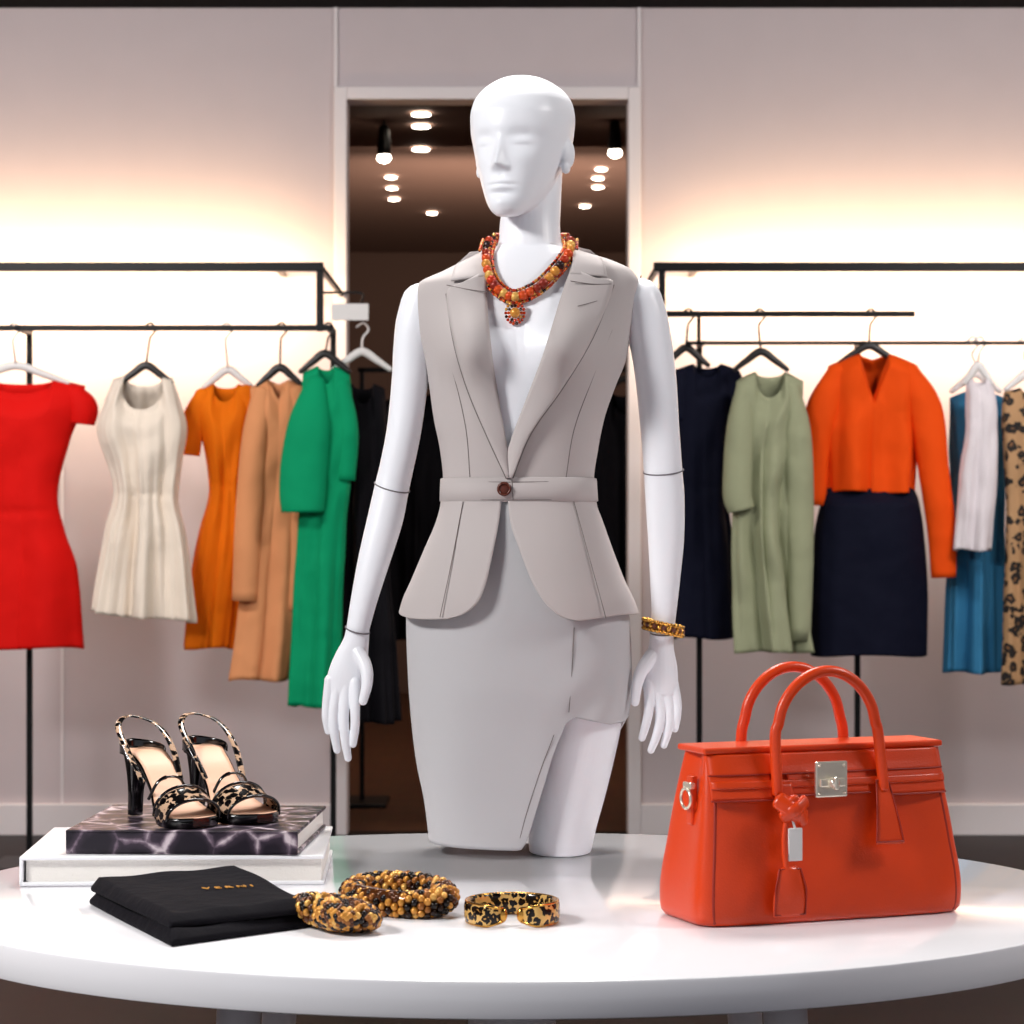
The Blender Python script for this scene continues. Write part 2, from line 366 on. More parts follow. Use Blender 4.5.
garment('blue_dress',[(392,950,1004),(430,950,1004),(520,950,1003),(600,948,1002),(672,946,1002)],BLU,y=RY+.10,neck=(.4,16,4,'s'),slope=6,folds=(.02,6),seed=11,D=.045,hang=(976,380,342,24,RY+.10,HW,RY+.05))
garment('white_scarf',[(378,966,992),(420,966,998),(470,960,998),(520,956,994),(550,954,992)],WHT,y=RY-.05,neck=(.5,8,4,'s'),slope=8,folds=(.012,4),seed=12,D=.03,hang=(978,372,342,14,RY-.05,HW,RY+.05))
garment('leopard_dress',[(388,1004,1060),(420,1002,1064),(500,1006,1060),(600,1004,1066),(684,1002,1070)],LEOF,y=RY-.04,neck=(.4,16,4,'s'),slope=5,folds=(.015,6),seed=13,D=.045,hang=(1030,378,342,24,RY-.04,HW,RY+.05))
garment('white_shirt',[(386,1062,1120),(430,1060,1124),(560,1060,1120)],WHT,y=RY+.1,folds=(.02,6),seed=14,D=.05,hang=(1092,378,342,24,RY+.1,HW,RY+.05))
# dark garments on rail in the far room
e=empty('clothing_rack'); b=MB(); y2=9.9+CY
bar(b,tuple(P(360,370,y2)),tuple(P(700,370,y2)),.009)
for px in (362,698):
    q=P(px,370,y2); bar(b,(q.x,q.y,0),tuple(q),.009); b.box((q.x,q.y,.008),(.2,.3,.016),0,.003)
b.build('frame',BLK,e)
garment('black_coat',[(392,385,450),(460,384,452),(600,388,446),(640,388,446)],BLKF,y=y2,folds=(.02,6),seed=15,D=.06,hang=(418,384,370,22,y2,HB,y2))
garment('black_coat',[(392,596,652),(460,594,654),(600,598,652),(640,598,652)],BLKF,y=y2,folds=(.02,6),seed=16,D=.06,hang=(624,384,370,22,y2,HB,y2))
# price sign on rack
e=empty('rack_label'); b=MB(); c=P(350,312,RY-.04); b.box(c,(.115,.004,.052),0,.002); b.build('card',HW,e)
b=MB(); c2=P(362,300,RY-.04); b.tube([tuple(c2+Vector((0,0,-.005))),tuple(c2+Vector((0,0,.02))),(c2.x-.06,RY-.02,rz(293)),(rx(322),RY-.013,rz(293))],.004,n=8); b.build('clip',BLK,e)

# ================= TABLE =================
TW=mat('table_white',(245,244,248),.12,coat=.35)
e=empty('display_table')
ta,tb,tyc=.775,.645,-.375; G=[]
for q,z in [(.02,T-.045),(.985,T-.045),(.998,T-.042),(1,T-.036),(1,T-.006),(.998,T-.002),(.993,T),(.02,T)]:
    G.append([(ta*q*math.cos(u),tyc+tb*q*math.sin(u),z) for u in np.linspace(0,2*math.pi,180,False)])
b=MB(); b.grid(G,True,True,True); o=b.build('top',TW,e)
o.modifiers.new('es','EDGE_SPLIT').split_angle=math.radians(40)
b=MB()
for sx in (-1,1):
    for sy in (-1,1):
        b.tube([(sx*.33,tyc+sy*.3,T-.044),(sx*.36,tyc+sy*.33,.01)],[.028,.02],round_caps=False,ref=(0,1,0))
b.build('legs',TRIM,e)
b=MB(); b.tube([(0,tyc,T-.044),(0,tyc,.03)],[.06,.06],ref=(0,1,0),round_caps=False); b.box((0,tyc,.015),(.5,.5,.03),0,.01); b.build('pedestal',TRIM,e)

# ================= MANNEQUIN =================
man=empty('mannequin')
TR=[(245,492,566,.040,.050),(252,484,580,.050,.060),(262,464,612,.060,.070),(272,444,632,.068,.078),(285,419,639,.076,.085),(300,416,636,.082,.09),
(330,419,630,.094,.092),(360,426,625,.100,.09),(385,430,615,.100,.086),(420,435,603,.095,.08),(450,441,597,.089,.076),(480,444,593,.086,.074),(505,443,595,.090,.078),
(540,436,602,.094,.09),(600,416,620,.105,.11),(660,414,624,.105,.11),(705,416,622,.10,.10)]
def ringf(tab):
    ys=[r[0] for r in tab]; return [pchip(ys,[r[i] for r in tab]) for i in (1,2,3,4)]
TF=ringf(TR); NEXP=2.25
def bust(px,py):
    v=0
    for cx,cy,A in ((468,352,.038),(560,350,.038)):
        v+=A*math.exp(-((px-cx)/30)**2-((py-cy)/(36 if py<cy else 28))**2)
    return v
def rpt(FN,py,th,off=0,n=NEXP,usebust=True):
    L,R,df,db=[float(f(py)) for f in FN]; cx=(L+R)/2; w=(R-L)/2+off/PXM
    s=math.sin(th); c=math.cos(th)
    xx=cx+w*math.copysign(abs(s)**(2/n),s); d=(df if c>0 else db)+off
    y=-d*math.copysign(abs(c)**(2/n),c)
    if usebust and c>0: y-=bust(xx,py)*min(1,c*2)
    return (X(xx),y+M0,Z(py))
def th_of(FN,py,px,n=NEXP):
    L,R=float(FN[0](py)),float(FN[1](py)); s=max(-1,min(1,(px-(L+R)/2)/((R-L)/2)))
    return math.asin(math.copysign(abs(s)**(n/2),s))
def FP(px,py,off=0,FN=TF,ub=True):
    d=MD; 
    for _ in range(4):
        qx=512+(px-512)*d/MD; qy=512+(py-512)*d/MD
        th=th_of(FN,qy,qx); p=rpt(FN,qy,th,off,usebust=ub); y=p[1]; d=y-CY
    return Vector(((px-512)*d/F,y,H-(py-512)*d/F))
body=MB()
# head
zch=Z(221); hh=Z(76)-zch; HC=Vector((X(522),M0-.005,zch)); HR=Matrix.Rotation(math.radians(-22),3,'Z')
kt=[0,.04,.1,.2,.3,.4,.5,.6,.7,.8,.88,.94,.98,1]
kw=[.014,.025,.0355,.047,.0555,.063,.0695,.0735,.0748,.0715,.061,.045,.026,.002]
kf=[.078,.0855,.0875,.0865,.0865,.087,.0875,.0905,.0895,.081,.0665,.048,.027,.002]
kb=[.045,.02,-.01,-.042,-.060,-.077,-.088,-.095,-.097,-.092,-.080,-.060,-.036,-.004]
fw,ff,fb=pchip(kt,kw),pchip(kt,kf),pchip(kt,kb)
def gs(v,s): return math.exp(-(v/s)**2)
def sst(e0,e1,v):
    v=max(0,min(1,(v-e0)/(e1-e0))); return v*v*(3-2*v)
def face(x,t):
    d=0
    k=max(0,min(1,(.56-t)/(.56-.330)))
    A=.0215*k**1.15*sst(.288,.342,t)
    d+=A*(.80*gs(x,.0054+.0028*k)+.20*gs(x,.012))
    for sx in (-1,1):
        d+=.0048*gs(x-sx*.0100,.0046)*gs(t-.322,.022)   # alae
        d-=.0085*gs(x-sx*.030,.0185)*gs(t-.515,.065)      # socket
        d+=.0062*gs(x-sx*.031,.0140)*gs(t-.500,.030)      # closed lid
        d-=.0018*gs(x-sx*.031,.012)*gs(t-.468,.007)       # lash line
        d+=.0026*gs(x-sx*.040,.016)*gs(t-.38,.06)        # cheekbone
    d-=.0018*gs(x,.003)*gs(t-.260,.02)
    d+=.0060*gs(x,.0160)*gs(t-.222,.016)
    d+=.0068*gs(x,.0140)*gs(t-.182,.018)
    d-=.0058*gs(x,.018)*gs(t-.2025,.0062)
    d-=.0040*gs(x,.018)*gs(t-.142,.02)
    d+=.0035*gs(x,.016)*gs(t-.080,.04)
    return d
G=[]
for i in range(170):
    u=i/169; t=.5-.5*math.cos(math.pi*(.03+u*.97)); t=max(0,min(1,t)); row=[]
    w=float(fw(t)); fr=float(ff(t)); bk=float(fb(t)); c=(fr+bk)/2; hd=(fr-bk)/2
    for k in range(240):
        th=2*math.pi*k/240; s=math.sin(th); co=math.cos(th); n=2.12
        x=w*math.copysign(abs(s)**(2/n),s); y=-(c+hd*math.copysign(abs(co)**(2/n),co))
        if co>0: y-=face(x,t)*min(1,co*3)
        row.append(tuple(HC+HR@Vector((x,y,t*hh))))
    G.append(row)
body.grid(G,True,True,True)
# ears
for sx in (-1,1):
    rot=HR@Matrix.Rotation(math.radians(sx*-22),3,'Z')
    c=HC+HR@Vector((sx*.0675,.006,.42*hh))
    body.ball(c+HR@Vector((sx*.004,0,.006)),(.0060,.014,.022),rot=rot,seg=14)
    body.ball(c+HR@Vector((sx*.0020,-.004,-.015)),(.0055,.009,.010),rot=rot,seg=12)
# neck
body.tube([(X(535),M0+.026,Z(165)),(X(532),M0+.022,Z(200)),(X(530),M0+.016,Z(225)),(X(530),M0+.012,Z(245)),(X(529),M0+.01,Z(268))],
   [(.042,.05),(.044,.050),(.0455,.048),(.049,.050),(.062,.054)],ref=(1,0,0),n=32,round_caps=False)
G=[[rpt(TF,py,2*math.pi*k/96,-.005) for k in range(96)] for py in np.linspace(247,705,140)]
body.grid(G,True,True,True)
LG=ringf([(640,520,624,.085,.085),(690,530,624,.088,.085),(725,528,621,.086,.082),(760,526,614,.082,.078),(800,526,604,.077,.073),(825,528,597,.073,.07),(851,529,591,.070,.067)])
body.grid([[rpt(LG,py,2*math.pi*k/64,0,2.1,False) for k in range(64)] for py in np.linspace(640,851.2,50)],True,True,True)
LG2=ringf([(640,420,520,.085,.085),(725,426,516,.08,.08),(800,438,508,.07,.07),(834,446,500,.05,.05)])
body.grid([[rpt(LG2,py,2*math.pi*k/64,0,2.1,False) for k in range(64)] for py in np.linspace(640,836,50)],True,True,True)
body.build('body',MW,man,remesh=.0020,smooth=2)
def ptube(b,lst,**kw):
    pts=[];rad=[]
    for q in lst:
        y=M0+(q[3] if len(q)>3 else 0); d=y-CY
        pts.append(((q[0]-512)*d/F,y,H-(q[1]-512)*d/F))
        r=q[2]; rad.append((r[0]*PXM,r[1]*PXM) if isinstance(r,tuple) else (r*PXM,r*PXM))
    b.tube(pts,rad,ref=(1,0,0),**kw)
ARM={}
ARM['L']=[(421,303,20,.004),(416,325,20.5,.004),(412,352,19,.004),(410,380,18.3,.003),(404,430,17.3,0),(396,470,17,0),(392,487,17.3,0),(385,520,17.8,-.004),(374,560,16,-.012),(364,600,13.2,-.02),(358,628,11.5,-.025)]
ARM['R']=[(640,300,22,.004),(646,320,22,.004),(652,350,21,.004),(656,380,20.5,.004),(660,430,19.5,.002),(663,470,19.3,0),(665,500,19.6,0),(666,540,18,-.004),(665,580,15,-.01),(664,610,12.6,-.014),(662,634,11.6,-.016)]
for k,nm in (('L','arm_1'),('R','arm_2')):
    b=MB(); ptube(b,ARM[k],n=32,samp=6); b.build(nm,MW,man)
b=MB()
def seam(px,py,r,tilt,y=0):
    c=Vector((X(px),M0+y,Z(py))); R=Matrix.Rotation(math.radians(tilt),3,'Y')@Matrix.Rotation(math.radians(12),3,'X'); rr=r*PXM+.0006
    b.tube([tuple(c+R@Vector((rr*math.cos(u),rr*math.sin(u),0))) for u in np.linspace(0,2*math.pi,24,False)],.0011,n=6,ref=(0,0,1),closed=True,samp=2)
seam(392,487,17.6,15); seam(663.5,471,19.6,-5); seam(358.5,629,11.8,15,-.025); seam(662,632,11.9,0,-.016)
b.build('joint_seams',SEAM,man)
# hands
h=MB()
ptube(h,[(358,628,(11.5,9.5),-.025),(356,642,(13,9),-.027),(351,660,(17,9),-.028),(346,677,(18.5,8.5),-.03),(343,692,(17,7),-.032)],n=24)
for fg in ([(330,680,5.6,-.03),(327,702,4.8,-.034),(326,717,4.3,-.036),(328,731,3.6,-.034)],
           [(338,684,6.0,-.032),(334,712,5.0,-.038),(334,731,4.6,-.04),(337,750,3.8,-.037)],
           [(346,686,6.1,-.034),(344,716,5.1,-.042),(345,738,4.7,-.044),(348,758,3.8,-.04)],
           [(355,682,6.0,-.036),(355,708,5.0,-.046),(355,727,4.6,-.048),(353,744,3.8,-.044)],
           [(358,652,8,-.032),(366,668,6.6,-.046),(367,684,5.6,-.054),(363,701,4.4,-.057)]):
    ptube(h,fg,n=14)
h.build('hand_1',MW,man,remesh=.0011,smooth=2)
h=MB()
ptube(h,[(662,634,(11.6,9.5),-.016),(661,648,(13,9),-.018),(660,664,(17,9),-.02),(660,680,(18,8.5),-.022),(660,692,(16.5,7),-.024)],n=24)
for fg in ([(673,682,5.4,-.02),(677,702,4.7,-.026),(677,716,4.2,-.03),(675,729,3.5,-.03)],
           [(665,686,5.9,-.022),(669,712,5.0,-.03),(668,730,4.5,-.034),(664,745,3.7,-.034)],
           [(657,688,6.0,-.024),(660,715,5.0,-.034),(657,734,4.6,-.038),(651,750,3.7,-.038)],
           [(649,684,5.9,-.026),(649,708,4.9,-.038),(646,724,4.5,-.042),(642,738,3.7,-.042)],
           [(652,656,8,-.022),(642,670,6.6,-.036),(637,685,5.6,-.044),(635,702,4.4,-.048)]):
    ptube(h,fg,n=14)
h.build('hand_2',MW,man,remesh=.0011,smooth=2)

# ---------- vest
vest=empty('tailored_vest')
vl=pchip([245,268,300,350,400,447,479],[488,484,484,488,496,504,509]); vr=pchip([245,268,300,350,400,447,479],[574,574,564,549,530,511,510])
K=.974
def vx(px): return 512+(px-512)*K
def wrap(FN,pys,xl,xr,off,C=150,ub=True,hemf=None,wave=0):
    G=[]
    for i,py in enumerate(pys):
        a=th_of(FN,py,vx(float(xr(py)))); bb=2*math.pi+th_of(FN,py,vx(float(xl(py)))); row=[]
        t=i/(len(pys)-1)
        for k in range(C):
            th=a+(bb-a)*k/(C-1); q=py
            if hemf: q=hemf(py,th,t)
            row.append(rpt(FN,q,th,off+wave*t*math.sin(th*5+.6),usebust=ub))
        G.append(row)
    return G
b=MB(); b.grid(wrap(TF,np.linspace(247,482,110),vl,vr,0),False)
b.build('bodice',SUIT,vest,solid=.003,off=0)
PF=ringf([(495,442,595,.091,.080),(505,441,596,.094,.082),(520,437,601,.102,.088),(550,424,611,.120,.105),(580,411,622,.134,.122),(600,402,631,.142,.130),(622,396,638,.148,.134)])
pl=pchip([495,520,550,580,598,608,614,618],[502,499,493,486,479,470,460,446]); pr=pchip([495,520,550,580,598,608,614,618],[507,510,520,532,543,553,563,578])
b=MB(); 
def ph(py,th,t):
    drop=(6*math.cos(th)-7+1.5*math.sin(5*th))*t*t
    return py+drop
b.grid(wrap(PF,list(np.linspace(498,600,40))+list(np.linspace(602,618,12)),pl,pr,0,200,False,ph,.0045),False); b.build('peplum',SUIT,vest,solid=.0025)
# belt
b=MB(); b.grid([[rpt(TF,py,2*math.pi*k/120,o,usebust=False) for k in range(120)] for py,o in ((478,.001),(479,.0050),(490,.0055),(501,.0050),(502,.001))],True); b.build('waistband',SUIT,vest,solid=.001)
def strip(inner,outer,name,o0=.004,o1=.007,N=40,M=10,ub=True):
    I=catmull(inner,8); O=catmull(outer,8); I=np.array(I);O=np.array(O)
    G=[]
    for k in range(N):
        t=k/(N-1); a=[np.interp(t*(len(I)-1),range(len(I)),I[:,j]) for j in (0,1)]; c=[np.interp(t*(len(O)-1),range(len(O)),O[:,j]) for j in (0,1)]
        row=[]
        for j in range(M):
            s=j/(M-1); px=a[0]+(c[0]-a[0])*s; py=a[1]+(c[1]-a[1])*s
            row.append(tuple(FP(px,py,o0+(o1-o0)*math.sin(s*math.pi*.6),ub=ub)))
        G.append(row)
    b=MB(); b.grid(G,False); return b.build(name,SUIT,vest,solid=.003)
LO1=[(462,283),(447,294),(455,345),(469,392),(488,437),(507,478)]; LO2=[(598,279),(613,285),(592,338),(562,388),(530,434),(512,478)]
strip([(487,270),(487,300),(491,350),(499,400),(507,447),(513,478)],LO1,'lapel_1',.004,.012)
strip([(489,250),(486,262),(487,276)],[(470,252),(456,266),(451,281)],'collar_1',.006,.012,N=16)
strip([(571,268),(560,300),(545,350),(526,400),(509,447),(505,478)],LO2,'lapel_2',.004,.012)
strip([(573,246),(573,258),(570,274)],[(590,250),(603,262),(607,277)],'collar_2',.006,.012,N=16)
b=MB()
def line(pts,off=.0012,FN=TF,r=.0006,ub=True):
    q=catmull(pts,6); b.tube([tuple(FP(p[0],p[1],off,FN,ub)) for p in q],r,n=5,samp=1)
line([(439,330),(455,380),(466,430),(470,478)],.0022,r=.0008); line([(612,330),(592,380),(574,430),(566,478)],.0022,r=.0008)
line([(578,306),(597,301)],.014)
line([(x-1,y) for x,y in LO1[1:]],.0080,r=.0010); line([(x+1,y) for x,y in LO2[1:]],.0080,r=.0010)  # painted shade: dark lines stand in for the shadow along the lapel edges
line([(463,502),(452,560),(440,617)],.0038,PF,ub=False,r=.0007); line([(574,502),(590,560),(606,618)],.0038,PF,ub=False,r=.0007)
line([(447,285),(466,289),(487,292)],.0135,r=.0008); line([(611,284),(592,284),(571,281)],.0135,r=.0008)
line([(446,481),(505,482),(591,481)],.0062,ub=False); line([(446,499),(505,500),(591,499)],.0062,ub=False)
line([(512,480),(513,500)],.0062,ub=False)
line([(417,288),(413,310),(417,345),(427,376)],.004,r=.0012); line([(641,276),(634,310),(629,340),(625,362)],.004,r=.0012)
b.build('seam_and_edge_lines',SUITL,vest)
b=MB(); c=FP(504,489,.008,ub=False); b.ball(c,(.0105,.004,.0105),seg=14)
R=[tuple(c+Vector((.0085*math.cos(u),-.004,.0085*math.sin(u)))) for u in np.linspace(0,2*math.pi,20,False)]; b.tube(R,.0016,n=6,closed=True,ref=(0,1,0),samp=1)
b.build('button',BRS,vest)
# ---------- skirt
SF=ringf([(498,446,592,.084,.075),(550,430,606,.100,.09),(590,412,623,.114,.108),(620,407,629,.120,.118),(680,409,631,.120,.12),(720,412,627,.114,.115),(760,417,612,.109,.108),(800,425,600,.103,.10),(848,431,586,.098,.094)])
hc=[(400,838),(460,841),(516,842),(521,841),(526,834),(534,808),(545,772),(556,737),(563,719),(572,712),(590,716),(608,720),(622,719),(632,713)]
S=[];Q=[]
for x,py in hc:
    L,R=float(SF[0](py)),float(SF[1](py)); S.append((x-(L+R)/2)/((R-L)/2)); Q.append(py)
S=np.array(S);Q=np.array(Q)
G=[]
C=420
cols=[]
for k in range(C):
    th=2*math.pi*k/C; s=math.sin(th); s2=math.copysign(abs(s)**(2/NEXP),s)
    if math.cos(th)>=0: hm=float(np.interp(s2,S,Q))
    else:
        a=(th-math.pi/2)/math.pi # 0 at right,1 at left
        hm=713+(838-713)*min(1,a/.3)**1.5
    cols.append((th,hm))
for i in range(90):
    t=i/89; row=[]
    for th,hm in cols:
        py=498+(hm-498)*t
        p=list(rpt(SF,py,th,0,usebust=False))
        if math.cos(th)>0:  # pulled drape near the slit
            pxs=p[0]/PXM+512
            p[1]-=.0042*math.exp(-((pxs-592)/32)**2)*math.sin((py-600)/11.+(pxs-560)/12.)*max(0,min(1,(py-640)/60))
            p[1]-=.0030*math.sin((pxs-440)/22.+(py-650)/60.)*max(0,min(1,(py-650)/120))
        row.append(tuple(p))
    G.append(row)
b=MB(); b.grid(G,True); sk=empty('pencil_skirt'); b.build('skirt_shell',SKIRT,sk,solid=.0025)
b=MB()
line([(574,628),(572,670),(569,712)],.002,SF,ub=False,r=.0008)
line([(520,838),(527,812),(540,772),(554,735)],.002,SF,ub=False)
b.build('seam_and_edge_lines',SUITL,sk)

# ---------- necklace
NB=beadmat('amber_beads',[(196,52,14),(214,144,58),(140,38,16),(214,76,20),(176,50,16),(44,20,14),(226,174,88)],.12,.25)
nk=MB()
ctr=catmull([(489,240),(486,254),(488,272),(497,288),(514,297),(537,288),(556,270),(569,252),(571,238)],16)
for i,c in enumerate(ctr):
    for k in range(5):
        a=ctr[min(i+1,len(ctr)-1)]-ctr[max(i-1,0)]; a/=np.linalg.norm(a); n=np.array([-a[1],a[0]])
        o=(k-2)*3.2
        if k==2 and i%5: continue
        q=c+n*o+rng.randn(2)*.15
        if q[1]>250: p=FP(q[0],q[1],.003+.003*(k in(1,2,3)))
        else: 
            p=FP(q[0],251,.003); p.z+=(251-q[1])*PXM; p.y+=(251-q[1])*.0012
        if k==2: p.y-=.003
        r=.0066 if k==2 else .0023
        nk.ball(p,r*(1 if rng.rand()<.7 else 1.12),seg=9 if k==2 else 6)
# back of necklace around neck
for u in np.linspace(math.radians(-10),math.radians(190),60):
    for dz_ in (-.005,0,.005): nk.ball((X(531)+.056*math.cos(u),M0+.008+.062*math.sin(u)*.95,Z(240)+dz_+.004+.006*math.sin(u)),.0026,seg=6)
pc=FP(515,313,.006)
for rr_,nn in ((0,1),(.0095,12),(.0135,18)):
    for k in range(nn):
        u=2*math.pi*k/nn; nk.ball(pc+Vector((rr_*math.cos(u),-.004+.3*rr_,rr_*1.15*math.sin(u))),.0078 if rr_==0 else .0024,seg=10 if rr_==0 else 6)
nk.build('beaded_necklace',NB)
# wrist bracelet
wb=MB(); c=Vector((X(662.5),M0-.015,Z(627)))
for row in (-1,0,1):
    for k in range(26):
        u=2*math.pi*(k+.5*(row==0))/26; wb.ball(c+Vector((.0285*math.cos(u),.0265*math.sin(u),row*.0062-.22*.0285*math.cos(u))),(.0042,.0042,.0036) if row else .0042,m=1 if (row==0 and k%2) else 0,seg=7)
G=[[tuple(c+Vector((r_*math.cos(u),r_*.95*math.sin(u),z_-.22*r_*math.cos(u)))) for u in np.linspace(0,2*math.pi,48,False)] for r_,z_ in ((.022,-.008),(.027,-.008),(.027,.008),(.022,.008))]
wb.grid(G,True,cr=True)
wb.build('wrist_bracelet',[GOLD,BRS])

# ================= HANDBAG =================
bag=empty('handbag')
BR=mat('bag_leather',(220,64,14),.33,bump=.3,bscale=420,bdist=.0010,spec=.45,coat=.08)
BRD=mat('bag_edge',(158,34,10),.5); SILV=mat('lock_metal',(240,232,214),.22,.7)
BM=Matrix.Translation(Vector((.380,-.545,T)))@Matrix.Rotation(math.radians(21),4,'Z')@Matrix.Scale(1.02,4)
BHt=.208
bw=pchip([0,.01,.03,.1,.16,BHt],[.178,.184,.185,.178,.171,.165]); bd=pchip([0,.01,.03,.1,.16,BHt],[.070,.075,.076,.066,.052,.036])
def bagpt(z,th,off=0,n=7):
    w=float(bw(z))+off; d=float(bd(z))+off; s=math.sin(th);c=math.cos(th)
    x=w*math.copysign(abs(s)**(2/n),s); y=-d*math.copysign(abs(c)**(2/n),c)
    g=max(0,(abs(x)-w*.93)/(w*.07)); x-=math.copysign(.016*(z/BHt)*(1-min(1,abs(y)/d))*g,x)
    y-=math.copysign(.006*math.sin(math.pi*min(1,z/.19))*(1-(x/w)**2),y)*(abs(y)>d*.6)
    return Vector((x,y,z))
def bagfront(x,z,off=0):
    w=float(bw(z)); d=float(bd(z)); 
    y=-d*(1-min(.999,abs(x/w))**7)**(1/7)-.006*math.sin(math.pi*min(1,max(0,z)/.19))*(1-(x/w)**2)-off
    return Vector((x,y,z))
b=MB(); G=[]
for z in [.0]+list(np.linspace(.002,BHt,40)):
    G.append([tuple(bagpt(z,2*math.pi*(k+.0)/160,-.008 if z==0 else 0)) for k in range(160)])
b.grid(G,True,True,True); b.xf(BM); b.build('body',BR,bag)
def bstrip(x0f,x1f,z0,z1,off,name,m,N=14,M=40,solid=.003,front=1):
    b=MB(); G=[]
    for i in range(N):
        z=z0+(z1-z0)*i/(N-1); row=[]
        for j in range(M):
            x=x0f(z)+(x1f(z)-x0f(z))*j/(M-1); q=bagfront(x,z,off); q.y*=front; row.append(tuple(BM@q))
        G.append(row)
    b.grid(G,False); return b.build(name,m,bag,solid=solid)
fz1=BHt-.004
def C0(v): return lambda z:v
bstrip(C0(-.161),C0(-.083),.150,fz1,.003,'flap_1',BR,solid=.002)
bstrip(C0(-.060),C0(.050),.154,fz1,.003,'flap_2',BR,solid=.002)
bstrip(C0(.073),C0(.161),.150,fz1,.003,'flap_3',BR,solid=.002)
bstrip(C0(-.161),C0(.161),.180,fz1,.0040,'flap_top',BR,solid=.002)
bstrip(C0(-.161),C0(.161),.164,.173,.0052,'belt_strap',BR,N=5,solid=.002)
b=MB(); b.box((0,0,BHt+.001),(.331,.078,.008),0,.003,seg=3); b.xf(BM); b.build('top_rim',BR,bag)
b=MB()
for sy in (-1,1):
    for sx in (-1,1):
        pts=[]
        for z in np.linspace(.006,BHt-.004,24):
            q=bagpt(z,math.atan(1.0)); pts.append((sx*(abs(q.x)-.0012),sy*(abs(q.y)-.0012),z))
        b.tube(pts,.0024,n=8,samp=1,ref=(0,1,0))
for (xa,xb,zz) in ((-.161,-.083,.150),(-.060,.050,.154),(.073,.161,.150)):
    b.tube([tuple(bagfront(x,zz,.004)) for x in np.linspace(xa,xb,16)],.0014,n=6,samp=1,ref=(0,1,0))
b.tube([tuple(bagfront(x,.180,.005)) for x in np.linspace(-.161,.161,30)],.0010,n=6,samp=1,ref=(0,1,0))
b.xf(BM); b.build('piping',BRD,bag)
# handles
b=MB()
hx0,hx1=-.072,.062; hc_=(hx0+hx1)/2; hr=(hx1-hx0)/2
for sy,yy in ((-1,-.052),(1,.040)):
    zb=.160 if sy<0 else .195
    pts=[(hx0-.006,yy*1.0-(.010 if sy<0 else 0),zb),(hx0-.004,yy,.225)]
    for u in np.linspace(math.pi,0,11): pts.append((hc_+hr*math.cos(u)*(1-.10*math.sin(u)),yy,.240+.064*math.sin(u)))
    pts+= [(hx1+.004,yy,.225),(hx1+.006,yy-(.010 if sy<0 else 0),zb)]
    b.tube(pts,.0070,n=14,samp=4,ref=(0,1,0))
b.xf(BM); b.build('handles',BR,bag)
bstrip(lambda z:.056-.010*(.165-z)/.07+.002,lambda z:.076+.010*(.165-z)/.07,.092,.170,.0085,'handle_tab_1',BR,N=14,M=8)
bstrip(lambda z:-.082,lambda z:-.058,.136,.170,.0085,'handle_tab_2',BR,N=8,M=8)
b=MB()
zt=.092; loop=[(.047,zt+.003),(.085,zt+.003),(.075,.168),(.058,.168)]
for i in range(4):
    a,c=loop[i],loop[(i+1)%4]; b.tube([tuple(bagfront(a[0]+(c[0]-a[0])*k/6,a[1]+(c[1]-a[1])*k/6,.0102)) for k in range(7)],.0011,n=5,samp=1,ref=(0,1,0))
b.xf(BM); b.build('tab_stitching',BRD,bag)
# turn lock
b=MB(); q=bagfront(-.004,.172,.010)
b.box(q,(.044,.005,.044),0,.002); b.box(q+Vector((0,-.004,-.004)),(.034,.004,.010),0,.0015); b.ball(q+Vector((0,-.009,-.004)),(.007,.007,.007)); b.box(q+Vector((0,-.013,-.004)),(.006,.006,.016),0,.002)
for sx in (-1,1):
    for sz in (-1,1): b.ball(q+Vector((sx*.017,-.003,sz*.017)),.002,seg=6)
b.xf(BM); b.build('turn_lock',SILV,bag)
# clochette and tags
b=MB(); 
k0=bagfront(-.070,.143,.018)
b.tube([tuple(k0+Vector((-.014,-.0,.008))),tuple(k0+Vector((0,-.008,-.004))),tuple(k0+Vector((.018,0,-.014)))],[(.004,.010)]*3,ref=(0,1,0),n=10)
b.tube([tuple(k0+Vector((-.010,-.004,-.012))),tuple(k0+Vector((.004,-.012,-.002))),tuple(k0+Vector((.020,-.002,.006)))],[(.003,.007)]*3,ref=(0,1,0),n=10)
b.tube([tuple(k0+Vector((.002,-.006,.01))),tuple(k0+Vector((.010,-.006,-.006))),tuple(k0+Vector((.018,-.002,-.02)))],[(.003,.006)]*3,ref=(0,1,0),n=10)
b.tube([tuple(k0),tuple(bagfront(-.078,.11,.012)),tuple(bagfront(-.079,.08,.010)),tuple(bagfront(-.076,.062,.010))],.0022,n=8,ref=(0,1,0))
G=[]
for t in np.linspace(0,1,14):
    z=.072-.060*t; w=.014+.008*min(1,t*1.6) if t<.9 else .021
    if t==0: w=.007
    G.append([tuple(bagfront(-.074+w*s,z,.009+.003*(1-s*s))) for s in np.linspace(-1,1,9)])
b.grid(G,False); b.xf(BM); b.build('leather_tag',BR,bag,solid=.003)
b=MB(); lp=[(-.088,.069),(-.060,.069),(-.0535,.045),(-.0535,.014),(-.0945,.014),(-.0945,.045)]
for i in range(6):
    a,c=lp[i],lp[(i+1)%6]; b.tube([tuple(bagfront(a[0]+(c[0]-a[0])*k/5,a[1]+(c[1]-a[1])*k/5,.0115)) for k in range(6)],.0011,n=5,samp=1,ref=(0,1,0))
b.xf(BM); b.build('leather_tag_edge',BRD,bag)
b=MB(); q=bagfront(-.066,.098,.014); b.box(q,(.019,.003,.040),0,.0015); b.tube([tuple(q+Vector((0,0,.018))),tuple(q+Vector((-.004,.002,.034)))],.0016,n=6,ref=(0,1,0)); b.xf(BM); b.build('hang_tag',HW,bag)
